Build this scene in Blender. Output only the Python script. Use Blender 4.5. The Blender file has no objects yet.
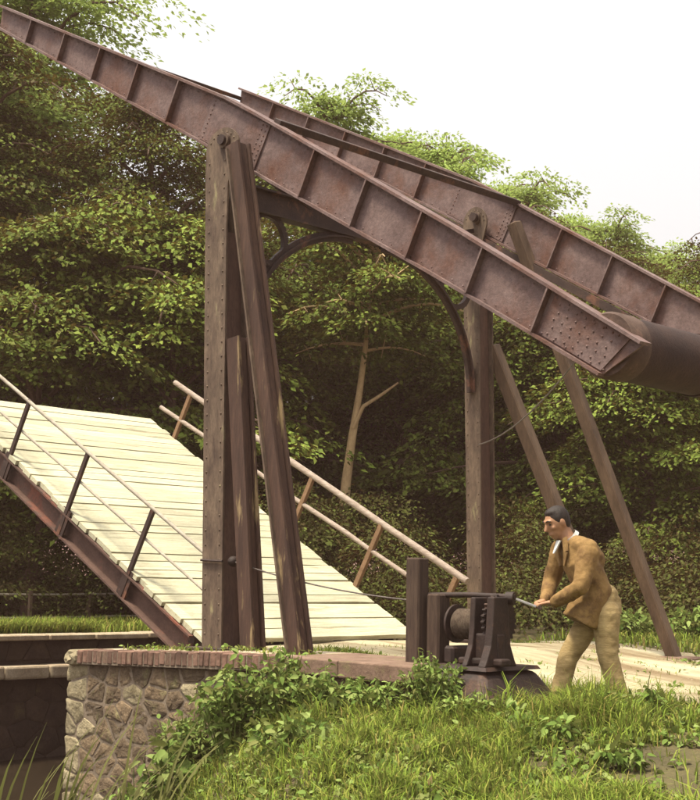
import bpy, bmesh, math, random
import numpy as np
from mathutils import Vector, Matrix
R = math.radians
sc = bpy.context.scene
col = sc.collection
# ------------------------------------------------------------------ camera, sky, sun, exposure
YAW, PIT, ROL = 0.7659, 0.1269, 0.0156
CAM = Vector((10.0144, -8.7899, 0.6109))
fw = Vector((-math.sin(YAW)*math.cos(PIT), math.cos(YAW)*math.cos(PIT), math.sin(PIT)))
rt = Vector((math.cos(YAW), math.sin(YAW), 0)); up = rt.cross(fw)
r2 = rt*math.cos(ROL)+up*math.sin(ROL); u2 = up*math.cos(ROL)-rt*math.sin(ROL)
cd = bpy.data.cameras.new('camera'); cam = bpy.data.objects.new('camera', cd); col.objects.link(cam)
cd.sensor_fit = 'VERTICAL'; cd.sensor_height = 24; cd.lens = 24*1425.55/800; cd.clip_end = 2000; cd.clip_start = .05
M4 = Matrix((r2, u2, -fw)).transposed().to_4x4(); M4.translation = CAM; cam.matrix_world = M4
sc.camera = cam
SUN = Vector((-.08, -.32, .94)).normalized()           # towards the sun
sl = bpy.data.lights.new('sun', 'SUN'); sl.energy = 3.6; sl.angle = R(10); sl.color = (1, .90, .68)
so = bpy.data.objects.new('sun', sl); col.objects.link(so); so.rotation_euler = SUN.to_track_quat('Z', 'Y').to_euler(); so.location = SUN*40
w = bpy.data.worlds.new('World'); sc.world = w; w.use_nodes = True
wn, wl = w.node_tree.nodes, w.node_tree.links
bg = wn['Background']; bg.inputs[1].default_value = .135
sky = wn.new('ShaderNodeTexSky'); sky.sky_type = 'NISHITA'; sky.sun_disc = False
sky.sun_elevation = math.asin(SUN.z); sky.sun_rotation = math.atan2(SUN.x, SUN.y); sky.air_density = 1.6; sky.dust_density = 6; sky.ozone_density = .5
hs = wn.new('ShaderNodeHueSaturation'); hs.inputs['Saturation'].default_value = .04
wl.new(sky.outputs[0], hs.inputs['Color']); wl.new(hs.outputs[0], bg.inputs[0])
sc.view_settings.view_transform = 'Standard'; sc.view_settings.look = 'None'; sc.view_settings.gamma = 1
sc.view_settings.use_curve_mapping = False; sc.view_settings.exposure = 1.1
sc.cycles.max_bounces = 6; sc.cycles.transparent_max_bounces = 8

# ------------------------------------------------------------------ materials
MATS = {}
def srgb(r, g, b): return tuple(((c/255)/12.92 if c <= 10 else ((c/255+.055)/1.055)**2.4) for c in (r, g, b))+(1,)
def c4(c): return tuple(c)+(1,) if len(c) == 3 else tuple(c)
def mat(name, a, b, rough=.8, scale=6, stretch=(1, 1, 1), bump=.3, bscale=30, c=None, cscale=2.5, cthr=(.55, .68), rnd=.0, metal=0, ctint=1, dist=.004, spec=.3, grain=.3, gscale=38):
    """two-tone noise + optional patches of a third colour (rust, moss, dirt, painted cloth creases) + fine bump; rnd = brightness spread between pieces"""
    m = bpy.data.materials.new(name); m.use_nodes = True; n, l = m.node_tree.nodes, m.node_tree.links
    p = n['Principled BSDF']; p.inputs['Roughness'].default_value = rough; p.inputs['Metallic'].default_value = metal
    p.inputs['Specular IOR Level'].default_value = spec
    tc = n.new('ShaderNodeTexCoord'); oi = n.new('ShaderNodeObjectInfo')
    ad = n.new('ShaderNodeVectorMath'); ad.operation = 'MULTIPLY_ADD'
    cx = n.new('ShaderNodeCombineXYZ')
    for i in range(3): l.new(oi.outputs['Random'], cx.inputs[i])
    l.new(cx.outputs[0], ad.inputs[0]); ad.inputs[1].default_value = (17, 31, 23); l.new(tc.outputs['Object'], ad.inputs[2])
    mp = n.new('ShaderNodeMapping'); mp.inputs['Scale'].default_value = stretch; l.new(ad.outputs[0], mp.inputs[0])
    def noise(s, det=6, ro=.6, src=None):
        t = n.new('ShaderNodeTexNoise'); t.inputs['Scale'].default_value = s; t.inputs['Detail'].default_value = det; t.inputs['Roughness'].default_value = ro
        l.new((src or mp).outputs[0], t.inputs['Vector']); return t
    t1 = noise(scale)
    cr = n.new('ShaderNodeValToRGB'); cr.color_ramp.elements[0].position = .32; cr.color_ramp.elements[1].position = .68
    cr.color_ramp.elements[0].color = c4(a); cr.color_ramp.elements[1].color = c4(b); l.new(t1.outputs['Fac'], cr.inputs[0])
    out = cr.outputs[0]
    if c is not None:
        t2 = noise(cscale, 8, .65)
        r = n.new('ShaderNodeValToRGB'); r.color_ramp.elements[0].position, r.color_ramp.elements[1].position = cthr; l.new(t2.outputs['Fac'], r.inputs[0])
        mx = n.new('ShaderNodeMix'); mx.data_type = 'RGBA'; mx.inputs[7].default_value = c4(c)
        l.new(r.outputs[0], mx.inputs[0]); l.new(out, mx.inputs[6]); out = mx.outputs[2]
    if grain:
        tg = noise(gscale, 9, .75); mg = n.new('ShaderNodeMapRange'); mg.inputs[1].default_value = .3; mg.inputs[2].default_value = .7; mg.inputs[3].default_value = 1-grain; mg.inputs[4].default_value = 1+grain
        hg = n.new('ShaderNodeHueSaturation'); l.new(tg.outputs['Fac'], mg.inputs[0]); l.new(mg.outputs[0], hg.inputs['Value']); l.new(out, hg.inputs['Color']); out = hg.outputs[0]
    if rnd:
        h = n.new('ShaderNodeHueSaturation'); mr = n.new('ShaderNodeMapRange'); mr.inputs[3].default_value = 1-rnd; mr.inputs[4].default_value = 1+rnd
        l.new(oi.outputs['Random'], mr.inputs[0]); l.new(mr.outputs[0], h.inputs['Value']); l.new(out, h.inputs['Color']); out = h.outputs[0]
    l.new(out, p.inputs['Base Color'])
    if bump:
        tb = noise(bscale, 8, .7)
        bn = n.new('ShaderNodeBump'); bn.inputs['Strength'].default_value = bump; bn.inputs['Distance'].default_value = dist*4
        l.new(tb.outputs['Fac'], bn.inputs['Height']); l.new(bn.outputs[0], p.inputs['Normal'])
    MATS[name] = m; return m
def leafmat(name, cols, trans=.3, rough=.55, tc=(.12, .055, .022)):
    m = bpy.data.materials.new(name); m.use_nodes = True; n, l = m.node_tree.nodes, m.node_tree.links
    p = n['Principled BSDF']; p.inputs['Roughness'].default_value = rough+.15; p.inputs['Specular IOR Level'].default_value = .08
    g = n.new('ShaderNodeNewGeometry'); cr = n.new('ShaderNodeValToRGB')
    e = cr.color_ramp.elements
    while len(e) < len(cols): e.new(.5)
    for i, c in enumerate(cols): e[i].position = i/(len(cols)-1); e[i].color = c4(c)
    l.new(g.outputs['Random Per Island'], cr.inputs[0])
    oi = n.new('ShaderNodeObjectInfo'); h = n.new('ShaderNodeHueSaturation'); mr = n.new('ShaderNodeMapRange'); mr.inputs[3].default_value = .8; mr.inputs[4].default_value = 1.2
    l.new(oi.outputs['Random'], mr.inputs[0]); l.new(mr.outputs[0], h.inputs['Value']); l.new(cr.outputs[0], h.inputs['Color'])
    l.new(h.outputs[0], p.inputs['Base Color'])
    t = n.new('ShaderNodeBsdfTranslucent'); t.inputs[0].default_value = c4(tc)  # default brown puts the reddish tone of shaded undersides into the leaf
    mx = n.new('ShaderNodeMixShader'); mx.inputs[0].default_value = trans
    l.new(p.outputs[0], mx.inputs[1]); l.new(t.outputs[0], mx.inputs[2]); l.new(mx.outputs[0], n['Material Output'].inputs[0])
    MATS[name] = m; return m
mat('beam_steel', (.082, .050, .046), (.145, .098, .090), .75, 3.5, bump=.35, bscale=40, c=(.085, .034, .02), cscale=1.6, cthr=(.46, .66), grain=.38, gscale=26)
mat('dark_steel', (.02, .010, .008), (.04, .022, .016), .7, 5, bump=.3, bscale=40, c=(.12, .05, .028), cscale=4)
mat('column_steel', (.052, .032, .022), (.122, .084, .056), .8, 9, (1, 1, .3), .4, 35, c=(.19, .165, .08), cscale=4.5, cthr=(.60, .68), grain=.45, gscale=30)
mat('column_inner', (.05, .028, .022), (.09, .05, .036), .85, 5, (1, 1, .3), .3, 35)
mat('strut_steel', (.028, .013, .009), (.062, .032, .021), .8, 6, (1, 1, .12), .5, 30, c=(.20, .14, .07), cscale=7, cthr=(.58, .64), grain=.4)
mat('strut_wood', (.06, .037, .024), (.125, .082, .053), .85, 6, (1, 1, .15), .4, 30)
mat('drum_iron', (.018, .008, .006), (.034, .016, .011), .8, 4, bump=.4, bscale=45, c=(.05, .026, .018), cscale=3, cthr=(.55, .8))
mat('drum_cap', (.045, .025, .018), (.085, .052, .038), .8, 5, bump=.3, bscale=40, c=(.13, .07, .05), cscale=5)
mat('plank', (.31, .285, .19), (.43, .402, .28), .85, 4, (9, .7, 9), .35, 25, c=(.20, .16, .095), cscale=2.2, cthr=(.56, .74), rnd=.17)
mat('rail_wood', (.17, .125, .095), (.30, .245, .20), .8, 6, (.4, 6, 6), .3, 30)
mat('rail_pale', (.19, .16, .12), (.30, .265, .21), .7, 6, (.6, 4, 4), .25, 30)
mat('rail_post_wood', (.125, .07, .036), (.195, .115, .062), .8, 8, bump=.3, bscale=30)
mat('girder_steel', (.05, .026, .019), (.09, .05, .037), .8, 4, bump=.4, bscale=35, c=(.15, .05, .03), cscale=1.6, cthr=(.54, .64))
mat('stone', (.085, .056, .032), (.19, .134, .08), .9, 7, bump=1, bscale=11, c=(.19, .16, .075), cscale=6, cthr=(.55, .66), rnd=.4, dist=.014)
mat('pale_stone', (.17, .135, .075), (.30, .25, .155), .9, 7, bump=1, bscale=9, c=(.14, .11, .06), cscale=6, cthr=(.52, .68), rnd=.25, dist=.014)
mat('mortar', (.10, .074, .052), (.18, .138, .098), .95, 12, bump=.8, bscale=20)
mat('shaded_stone', (.022, .013, .009), (.045, .029, .019), .8, 5, bump=.8, bscale=12, c=(.06, .045, .02), cscale=4, cthr=(.58, .72), rnd=.3, dist=.008)  # dark brown with algae; shade under the ledge is put into the colour
mat('brick', (.085, .045, .031), (.155, .088, .062), .9, 9, bump=.6, bscale=25, c=(.15, .11, .07), cscale=7, cthr=(.55, .7), rnd=.3)
mat('coping_top', (.24, .18, .12), (.36, .29, .205), .9, 5, bump=.5, bscale=20, c=(.22, .17, .10), cscale=4)
mat('concrete', (.105, .062, .043), (.18, .115, .082), .9, 6, bump=.6, bscale=18, c=(.13, .10, .05), cscale=4)
mat('timber', (.028, .015, .010), (.062, .038, .025), .85, 7, (5, 5, .5), .5, 25)
mat('winch_iron', (.013, .007, .005), (.030, .016, .012), .65, 7, bump=.4, bscale=40, c=(.055, .026, .015), cscale=6)
mat('rope', (.06, .04, .028), (.11, .08, .055), .9, 30, bump=.6, bscale=60)
mat('wire', (.07, .055, .05), (.11, .09, .08), .5, 20, bump=0)
mat('worn_metal', (.30, .29, .28), (.45, .43, .42), .4, 10, bump=.1, metal=.6)
mat('bark', (.055, .032, .022), (.12, .075, .05), .9, 6, (6, 6, 1), .7, 20)
mat('pale_bark', (.33, .22, .11), (.45, .32, .17), .9, 6, (4, 4, 1), .6, 20)  # light brown bark, paled further to look sunlit beneath its crown
mat('road_dirt', (.27, .225, .135), (.38, .33, .215), .95, 1.3, (.35, 2.2, 1), bump=.7, bscale=25, c=(.15, .105, .055), cscale=.8, cthr=(.46, .62), grain=.35)
mat('water', (.018, .013, .008), (.03, .022, .014), .12, 3, bump=.05, bscale=6, spec=.5, grain=0)
mat('skin', (.26, .13, .068), (.32, .17, .095), .55, 12, bump=.1, bscale=60, grain=.12)
mat('hair', (.010, .006, .005), (.022, .014, .010), .6, 30, (1, 1, .3), .5, 50)
mat('jacket', (.145, .080, .026), (.235, .142, .050), .85, 7, bump=.4, bscale=30, c=(.075, .036, .012), cscale=6, cthr=(.52, .66), grain=.2)  # dark patches paint the shade of creases into the cloth
mat('trousers', (.20, .135, .052), (.35, .255, .12), .9, 7, (1, 1, 3), .4, 20, grain=.15)
mat('shirt', (.45, .45, .43), (.55, .55, .52), .8, 9, bump=.2, grain=.1)
mat('shoe', (.03, .02, .015), (.06, .04, .03), .5, 9, bump=.2)
mat('eye_dark', (.02, .015, .012), (.03, .02, .018), .3, 9, bump=0)
leafmat('leaf_a', [(.030, .030, .009), (.056, .072, .012), (.075, .104, .015), (.11, .142, .022), (.055, .045, .016)], .18, tc=(.11, .055, .018))  # brown, darkened tones carry the red-brown shade of the crowns
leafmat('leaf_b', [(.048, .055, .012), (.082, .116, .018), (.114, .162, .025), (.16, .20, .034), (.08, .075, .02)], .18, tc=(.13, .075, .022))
leafmat('leaf_c', [(.12, .16, .03), (.17, .24, .055), (.22, .31, .075), (.28, .37, .10), (.18, .23, .055)], .45, tc=(.28, .35, .09))
leafmat('leaf_under', [(.03, .024, .008), (.045, .046, .011), (.06, .075, .014), (.045, .03, .011), (.09, .115, .02)], .18, tc=(.08, .04, .016))  # undergrowth leaves, browned and darkened to paint in the wood's shade
leafmat('weed_leaf', [(.07, .12, .022), (.12, .18, .035), (.17, .24, .055), (.24, .30, .09), (.14, .13, .04)], .35, tc=(.13, .14, .04))
leafmat('grass_blade', [(.07, .094, .014), (.125, .18, .021), (.17, .24, .03), (.25, .29, .048), (.27, .20, .065)], .35, tc=(.13, .14, .04))
leafmat('reed_blade', [(.05, .055, .016), (.09, .09, .028), (.15, .14, .05)], .3, tc=(.13, .14, .04))
leafmat('litter_leaf', [(.12, .07, .035), (.19, .13, .06), (.30, .24, .10)], .1)
# ground: grass-soil with dirt patches
def groundmat():
    m = mat('ground', (.045, .036, .016), (.08, .066, .026), .95, 2.2, bump=.7, bscale=18, c=(.105, .062, .038), cscale=.9, cthr=(.54, .62)); return m
groundmat()

# ------------------------------------------------------------------ helpers
ROOT = {}
class MB:
    def __init__(s): s.v = []; s.f = []
    def add(s, vs, fs):
        k = len(s.v); s.v += [Vector(p) for p in vs]; s.f += [tuple(i+k for i in f) for f in fs]; return s
    def box(s, c, d, rot=None):
        h = Vector(d)/2; vs = []
        for i in range(8):
            p = Vector(((1 if i & 1 else -1)*h.x, (1 if i & 2 else -1)*h.y, (1 if i & 4 else -1)*h.z))
            if rot: p = rot @ p
            vs.append(Vector(c)+p)
        return s.add(vs, [(0, 2, 3, 1), (4, 5, 7, 6), (0, 1, 5, 4), (2, 6, 7, 3), (0, 4, 6, 2), (1, 3, 7, 5)])
    def frame(s, p0, p1, upv=(0, 0, 1)):
        d = (Vector(p1)-Vector(p0)).normalized(); u = Vector(upv); x = u.cross(d)
        if x.length < 1e-4: x = Vector((1, 0, 0)).cross(d)
        x.normalize(); return d, x, d.cross(x)
    def bar(s, p0, p1, wx, wy, upv=(0, 0, 1), off=(0, 0), w1=None):
        p0, p1 = Vector(p0), Vector(p1); d, x, y = s.frame(p0, p1, upv); vs = []
        for k, p in enumerate((p0, p1)):
            a, b = (wx, wy) if (k == 0 or w1 is None) else w1
            for sx, sy in ((-1, -1), (1, -1), (1, 1), (-1, 1)): vs.append(p+x*(sx*a/2+off[0])+y*(sy*b/2+off[1]))
        return s.add(vs, [(3, 2, 1, 0), (4, 5, 6, 7), (0, 1, 5, 4), (1, 2, 6, 5), (2, 3, 7, 6), (3, 0, 4, 7)])
    def tube(s, pts, rad, n=8, cap=True, ell=None, upv=(0, 0, 1)):
        pts = [Vector(p) for p in pts]; k = len(pts)
        if not hasattr(rad, '__len__'): rad = [rad]*k
        vs = []; fs = []; px = None
        for i, p in enumerate(pts):
            d = (pts[min(i+1, k-1)]-pts[max(i-1, 0)]).normalized()
            if px is None:
                x = Vector(upv).cross(d)
                if x.length < 1e-3: x = Vector((1, 0, 0)).cross(d)
            else: x = px-d*px.dot(d)
            x.normalize(); px = x; y = d.cross(x)
            ra = rad[i] if hasattr(rad[i], '__len__') else (rad[i], rad[i])
            for j in range(n):
                a = 2*math.pi*j/n; vs.append(p+x*math.cos(a)*ra[0]+y*math.sin(a)*ra[1])
        for i in range(k-1):
            for j in range(n): fs.append((i*n+j, i*n+(j+1) % n, (i+1)*n+(j+1) % n, (i+1)*n+j))
        if cap: fs.append(tuple(range(n-1, -1, -1))); fs.append(tuple(range((k-1)*n, k*n)))
        return s.add(vs, fs)
    def prism(s, poly, o, ax, ay, th):
        """polygon (a,b) in axes ax, ay from origin o, extruded th (vector)"""
        n = len(poly); o, ax, ay, th = Vector(o), Vector(ax), Vector(ay), Vector(th)
        vs = [o+ax*a+ay*b for a, b in poly]; vs += [v+th for v in vs]
        fs = [tuple(range(n-1, -1, -1)), tuple(range(n, 2*n))]+[(i, (i+1) % n, n+(i+1) % n, n+i) for i in range(n)]
        return s.add(vs, fs)
    def ball(s, c, r, nu=12, nv=8, rot=None):
        c = Vector(c); r = Vector(r) if hasattr(r, '__len__') else Vector((r, r, r)); vs = []; fs = []
        for i in range(nv+1):
            t = math.pi*i/nv
            for j in range(nu):
                a = 2*math.pi*j/nu; q = Vector((r.x*math.sin(t)*math.cos(a), r.y*math.sin(t)*math.sin(a), r.z*math.cos(t)))
                vs.append(c+(rot @ q if rot else q))
        for i in range(nv):
            for j in range(nu): fs.append((i*nu+j, (i+1)*nu+j, (i+1)*nu+(j+1) % nu, i*nu+(j+1) % nu))
        return s.add(vs, fs)
    def mesh(s, name, o=Vector((0, 0, 0)), smooth=False):
        me = bpy.data.meshes.new(name); me.from_pydata([v-o for v in s.v], [], s.f)
        bm = bmesh.new(); bm.from_mesh(me); bmesh.ops.remove_doubles(bm, verts=bm.verts, dist=1e-6); bmesh.ops.recalc_face_normals(bm, faces=bm.faces); bm.to_mesh(me); bm.free()
        if smooth: me.polygons.foreach_set('use_smooth', [True]*len(me.polygons)); me.set_sharp_from_angle(angle=R(50))
        return me
    def build(s, name, m, parent=None, smooth=False, bev=0, seg=1):
        o = ROOT.get(parent.name, Vector((0, 0, 0))) if parent else Vector((0, 0, 0))
        ob = bpy.data.objects.new(name, s.mesh(name, o, smooth)); col.objects.link(ob); ob.data.materials.append(MATS[m]); ob.parent = parent
        ROOT[ob.name] = o
        if bev:
            b = ob.modifiers.new('bevel', 'BEVEL'); b.width = bev; b.segments = seg; b.limit_method = 'ANGLE'; b.angle_limit = R(40)
        return ob
def tag(o, label=None, cat=None, group=None, kind=None):
    if label: o['label'] = label
    if cat: o['category'] = cat
    if group: o['group'] = group
    if kind: o['kind'] = kind
    return o
def thing(name, loc, label, cat, group=None):
    o = bpy.data.objects.new(name, None); col.objects.link(o); o.location = loc; o.empty_display_size = .2
    ROOT[o.name] = Vector(loc); return tag(o, label, cat, group)
def inst(name, me, m, parent, loc, rot=(0, 0, 0), scale=(1, 1, 1)):
    o = bpy.data.objects.new(name, me); col.objects.link(o); o.parent = parent
    o.location = Vector(loc)-ROOT.get(parent.name, Vector((0, 0, 0))) if parent else loc
    o.rotation_euler = rot; o.scale = scale
    if m and not me.materials: me.materials.append(MATS[m])
    return o
def npmesh(name, V, F, m, smooth=False):
    """fast mesh from numpy vertices (n,3) and faces (k,q)"""
    me = bpy.data.meshes.new(name); V = np.asarray(V, np.float32); F = np.asarray(F, np.int32); q = F.shape[1]
    me.vertices.add(len(V)); me.vertices.foreach_set('co', V.ravel()); me.loops.add(F.size); me.loops.foreach_set('vertex_index', F.ravel())
    me.polygons.add(len(F)); me.polygons.foreach_set('loop_start', np.arange(0, F.size, q, dtype=np.int32))
    me.update(calc_edges=True); me.validate(); me.materials.append(MATS[m])
    if smooth: me.polygons.foreach_set('use_smooth', [True]*len(me.polygons))
    return me
def sstep(a, b, x):
    t = min(1, max(0, (x-a)/(b-a))); return t*t*(3-2*t)
def lerp(a, b, t): return a+(b-a)*t

# ------------------------------------------------------------------ terrain
W, H, AL = 3.8, 4.7747, .516
CA, SA = math.cos(AL), math.sin(AL)
def dl(x, y): return (x-10.014)*-.6932+(y+8.79)*.7207, (x-10.014)*.7207+(y+8.79)*.6932
def wob(x, y): return .03*math.sin(3.1*x+1.3*y)+.03*math.sin(1.7*y-2.3*x+1)+.02*math.sin(6.1*x-5.3*y)
def ground(x, y):
    d, l = dl(x, y)
    zp = lerp(-.06, -.30, sstep(.6, 3.6, x))
    if x < -5: zp = -.20
    zf = -.40-.085*max(0, 10.8-d)-.02*max(0, d-10.8); zf = max(zf, -1.0)
    q = l+.150*d
    zf = lerp(-2.3, zf, sstep(-.9, 1.55, q)); zf += wob(x, y)*.8*sstep(-1, 0, q)
    if x < 2.9: wv = sstep(-.42, -.3, y)
    else: wv = sstep(-1.7, .2, y)
    wv2 = lerp(wv, sstep(-1.7, .2, y), sstep(2.9, 3.3, x))
    z = lerp(zf, zp, wv2)
    if y > .3 and x > -1: z += wob(x, y)*.35
    s = .10*max(0, y-5)**1.4
    xr, xl = -1.32-s, -6.3-s
    wd = .12 if y < 4.6 else .12+min(1.5, (y-4.6)*.8)
    if y > -.36:
        m = sstep(xl-wd, xl, x)*(1-sstep(xr-.0, xr+wd, x))*(1-sstep(5, 7, y)); z = lerp(z, -2.3, m)
    elif x < -1: 
        z = lerp(-.20, z, sstep(xl-.12, xl, x)) if x < -5 else min(z, -2.3+2*sstep(-1.3, 1, x))
    if max(abs(x), abs(y)) > 60: z -= 0
    return z
def axis(a0, a1, st, far):
    c = list(np.arange(a0, a1, st)); g = st; x = c[-1]
    while x < far: g *= 1.25; x += g; c.append(x)
    g = st; x = a0; lo = []
    while x > -far: g *= 1.25; x -= g; lo.append(x)
    return lo[::-1]+c
gx, gy = axis(-7.4, 9, .12, 500), axis(-5.5, 8.5, .12, 500)
GV = [(x, y, ground(x, y)) for y in gy for x in gx]; nx = len(gx)
GF = [(j*nx+i, j*nx+i+1, (j+1)*nx+i+1, (j+1)*nx+i) for j in range(len(gy)-1) for i in range(nx-1)]
go = bpy.data.objects.new('ground', npmesh('ground', GV, GF, 'ground', True)); col.objects.link(go); tag(go, kind='structure')
wm = MB(); wm.add([(-400, -300, -1.75), (6, -300, -1.75), (6, 300, -1.75), (-400, 300, -1.75)], [(0, 1, 2, 3)]); tag(wm.build('canal_water', 'water'), kind='structure')
# dirt road: strip laid over the plateau
def road():
    V = []; F = []; n = 15
    xs = list(np.arange(-.75, 26, .3))
    rng = random.Random(3)
    for i, x in enumerate(xs):
        y0 = .9+.10*max(0, x-2)+.12*math.sin(x*2.1)+rng.uniform(-.06, .06); y1 = 5.4+.18*math.sin(x*1.3+2)+rng.uniform(-.08, .08)+ .25*max(0, x-1)
        if x < .6: y0, y1 = lerp(.3, y0, max(0, (x+.75)/1.35)), lerp(3.6, y1, max(0, (x+.75)/1.35))
        for j in range(n+1):
            y = lerp(y0, y1, j/n); V.append((x, y, ground(x, y)+.012+.02*math.sin(j/n*math.pi)))
    for i in range(len(xs)-1):
        for j in range(n): F.append((i*(n+1)+j, (i+1)*(n+1)+j, (i+1)*(n+1)+j+1, i*(n+1)+j+1))
    o = bpy.data.objects.new('road', npmesh('road', V, F, 'road_dirt', True)); col.objects.link(o); tag(o, kind='structure')
road()

# ------------------------------------------------------------------ stones
def stone_mesh(rng, wd, ht, dp, jit=.03):
    """rough faced block, front towards -y, origin at face centre"""
    n = 10; m = MB(); out = []
    for k in range(n):
        a = 2*math.pi*(k+.5)/n; e = 3.2
        ca, sa = math.cos(a), math.sin(a)
        r = 1/((abs(ca)**e+abs(sa)**e)**(1/e)); out.append((ca*r*wd/2*rng.uniform(.9, 1.0), sa*r*ht/2*rng.uniform(.88, 1.0)))
    vs = [(a, dp, b) for a, b in out]+[(a, rng.uniform(.0, .012), b) for a, b in out]+[(a*.8, -rng.uniform(.012, .035), b*.8) for a, b in out]+[(a*.4, -rng.uniform(.02, .05), b*.4) for a, b in out]
    fs = []
    for k in range(3):
        for i in range(n): fs.append((k*n+i, k*n+(i+1) % n, (k+1)*n+(i+1) % n, (k+1)*n+i))
    fs.append(tuple(range(3*n, 4*n))); m.add(vs, fs); return m
def rubble(parent, x0, x1, z0, z1, y, rng, m='stone', axis='x', quoin=None, ztop=None, sp=.25):
    """random rubble: irregular interlocking stones, each a rough faced polygon of its own"""
    K = 1.45; Z0, Z1 = z0*K, z1*K; nx_, nz_ = max(1, round((x1-x0)/sp)), max(1, round((Z1-Z0)/sp)); pts = []
    for i in range(nx_):
        for k in range(nz_):
            pts.append((x0+(i+.5+rng.uniform(-.40, .40)+(.25 if k % 2 else -.25)*(0 < i < nx_-1))*(x1-x0)/nx_, Z0+(k+.5+rng.uniform(-.38, .38))*(Z1-Z0)/nz_))
    for a in pts:
        P = [(x0, Z0), (x1, Z0), (x1, Z1), (x0, Z1)]
        for b in pts:
            if b is a or abs(b[0]-a[0]) > 3*sp or abs(b[1]-a[1]) > 3*sp: continue
            mx, mz, dx, dz = (a[0]+b[0])/2, (a[1]+b[1])/2, b[0]-a[0], b[1]-a[1]; Q = []
            for p, q in zip(P, P[1:]+P[:1]):
                sp_, sq = (p[0]-mx)*dx+(p[1]-mz)*dz, (q[0]-mx)*dx+(q[1]-mz)*dz
                if sp_ <= 0: Q.append(p)
                if sp_*sq < 0: t = sp_/(sp_-sq); Q.append((lerp(p[0], q[0], t), lerp(p[1], q[1], t)))
            P = Q
            if len(P) < 3: break
        if len(P) < 3: continue
        P = [(u, v/K) for u, v in P]; left = any(abs(u-x0) < 1e-6 for u, v in P)
        out = []      # rounded, chipped outline: two points per edge
        for p, q in zip(P, P[1:]+P[:1]):
            for t in (.07, .5, .93): out.append((lerp(p[0], q[0], t), lerp(p[1], q[1], t)))
        cx, cz = sum(p[0] for p in out)/len(out), sum(p[1] for p in out)/len(out); n = len(out)
        def inset(a, b, g): L = math.hypot(a, b); k = max(.2, (L-g)/L); return a*k, b*k
        o2 = [inset(u-cx, v-cz, .004+rng.uniform(0, .006)) for u, v in out]
        if quoin and left: o2 = [(u-(rng.uniform(.0, .035) if u+cx < x0+.03 else 0), v) for u, v in o2]
        pr = rng.uniform(.0, .014); vs = [(u, .1, v) for u, v in o2]+[(u, .004, v) for u, v in o2]
        for k_, dep in ((.9, .008), (.62, .014), (.3, .016)): vs += [(u*k_, -pr*.6-rng.uniform(.0, dep), v*k_) for u, v in o2]
        fs = [(k*n+q, k*n+(q+1) % n, (k+1)*n+(q+1) % n, (k+1)*n+q) for k in range(4) for q in range(n)]+[tuple(range(4*n, 5*n))]
        b = MB(); b.add(vs, fs); zz = cz+(ztop(cx) if ztop else 0)
        inst('stone', b.mesh('stone', smooth=True), quoin if quoin and (left or rng.random() < .09) else m, parent, (cx, y, zz) if axis == 'x' else (y, cx, zz), (0, 0, 0) if axis == 'x' else (0, 0, R(90) if axis == 'y2' else -R(90)))
rng = random.Random(11)
CX0, CX1 = -1.62, 2.84
def zc(x): return -.075*max(0, min(1, (.7-x)/2.3))
ab = thing('stone_abutment', (CX0, -.6, -2.2), 'rubble stone abutment with brick coping carrying the near bridge column', 'wall')
m = MB()   # mortar core: wing along x, return along y under the hinge
m.add([(CX0+.05, -.559, -2.3), (CX1-.04, -.559, -2.3), (CX1-.04, -.10, -2.3), (CX0+.05, -.10, -2.3), (CX0+.05, -.559, zc(CX0)-.13), (CX1-.04, -.559, -.135), (CX1-.04, -.10, -.135), (CX0+.05, -.10, zc(CX0)-.13)], [(0, 3, 2, 1), (4, 5, 6, 7), (0, 1, 5, 4), (1, 2, 6, 5), (2, 3, 7, 6), (3, 0, 4, 7)])
m.box((CX0+.30, 2.15, -1.2), (.5, 4.5, 2.2))
m.build('mortar_core', 'mortar', ab)
rubble(ab, CX0, CX1, -1.85, -.14, -.555, rng, 'stone', 'x', 'pale_stone', zc)
rubble(ab, -.45, 4.35, -1.85, -.14, CX0+.045, rng, 'stone', 'y', sp=.4)
for q in range(5):      # end face stones
    sm = stone_mesh(rng, .36, .16, .1); inst('stone', sm.mesh('stone'), 'stone', ab, (CX1-.03, -.33, -.23-q*.18), (0, 0, R(90)))
# coping: bricks on edge along the left stretch, slabs on the right
bmesh_var = []
for k in range(4):
    mm = MB(); mm.box((0, 0, 0), (.068*random.Random(k).uniform(.93, 1.0), .215, .125)); me = mm.mesh('brick')
    bm = bmesh.new(); bm.from_mesh(me); rr = random.Random(k+9)
    bmesh.ops.bevel(bm, geom=bm.edges[:], offset=.008, segments=1, affect='EDGES')
    for v in bm.verts: v.co += Vector((rr.uniform(-1, 1), rr.uniform(-1, 1), rr.uniform(-1, 1)))*.003
    bm.to_mesh(me); bm.free(); me.materials.append(MATS['brick']); bmesh_var.append(me)
m = MB(); m.add([(CX0+.2, -.612, zc(CX0)-.13), (1.38, -.612, -.13), (1.38, -.41, -.13), (CX0+.2, -.41, zc(CX0)-.13), (CX0+.2, -.612, zc(CX0)-.012), (1.38, -.612, -.012), (1.38, -.41, -.012), (CX0+.2, -.41, zc(CX0)-.012)], [(0, 3, 2, 1), (4, 5, 6, 7), (0, 1, 5, 4), (1, 2, 6, 5), (2, 3, 7, 6), (3, 0, 4, 7)]); m.build('mortar_bed', 'mortar', ab)
x = CX0+.26
while x < 1.36:
    inst('brick', rng.choice(bmesh_var), None, ab, (x, -.515+rng.uniform(-.008, .008), zc(x)-.066+rng.uniform(-.006, .004)), (rng.uniform(-.02, .02), rng.uniform(-.05, .05), rng.uniform(-.02, .02))); x += .077
qs = stone_mesh(rng, .24, .16, .3); inst('stone', qs.mesh('stone'), 'pale_stone', ab, (CX0+.11, -.60, zc(CX0)-.075))
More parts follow.
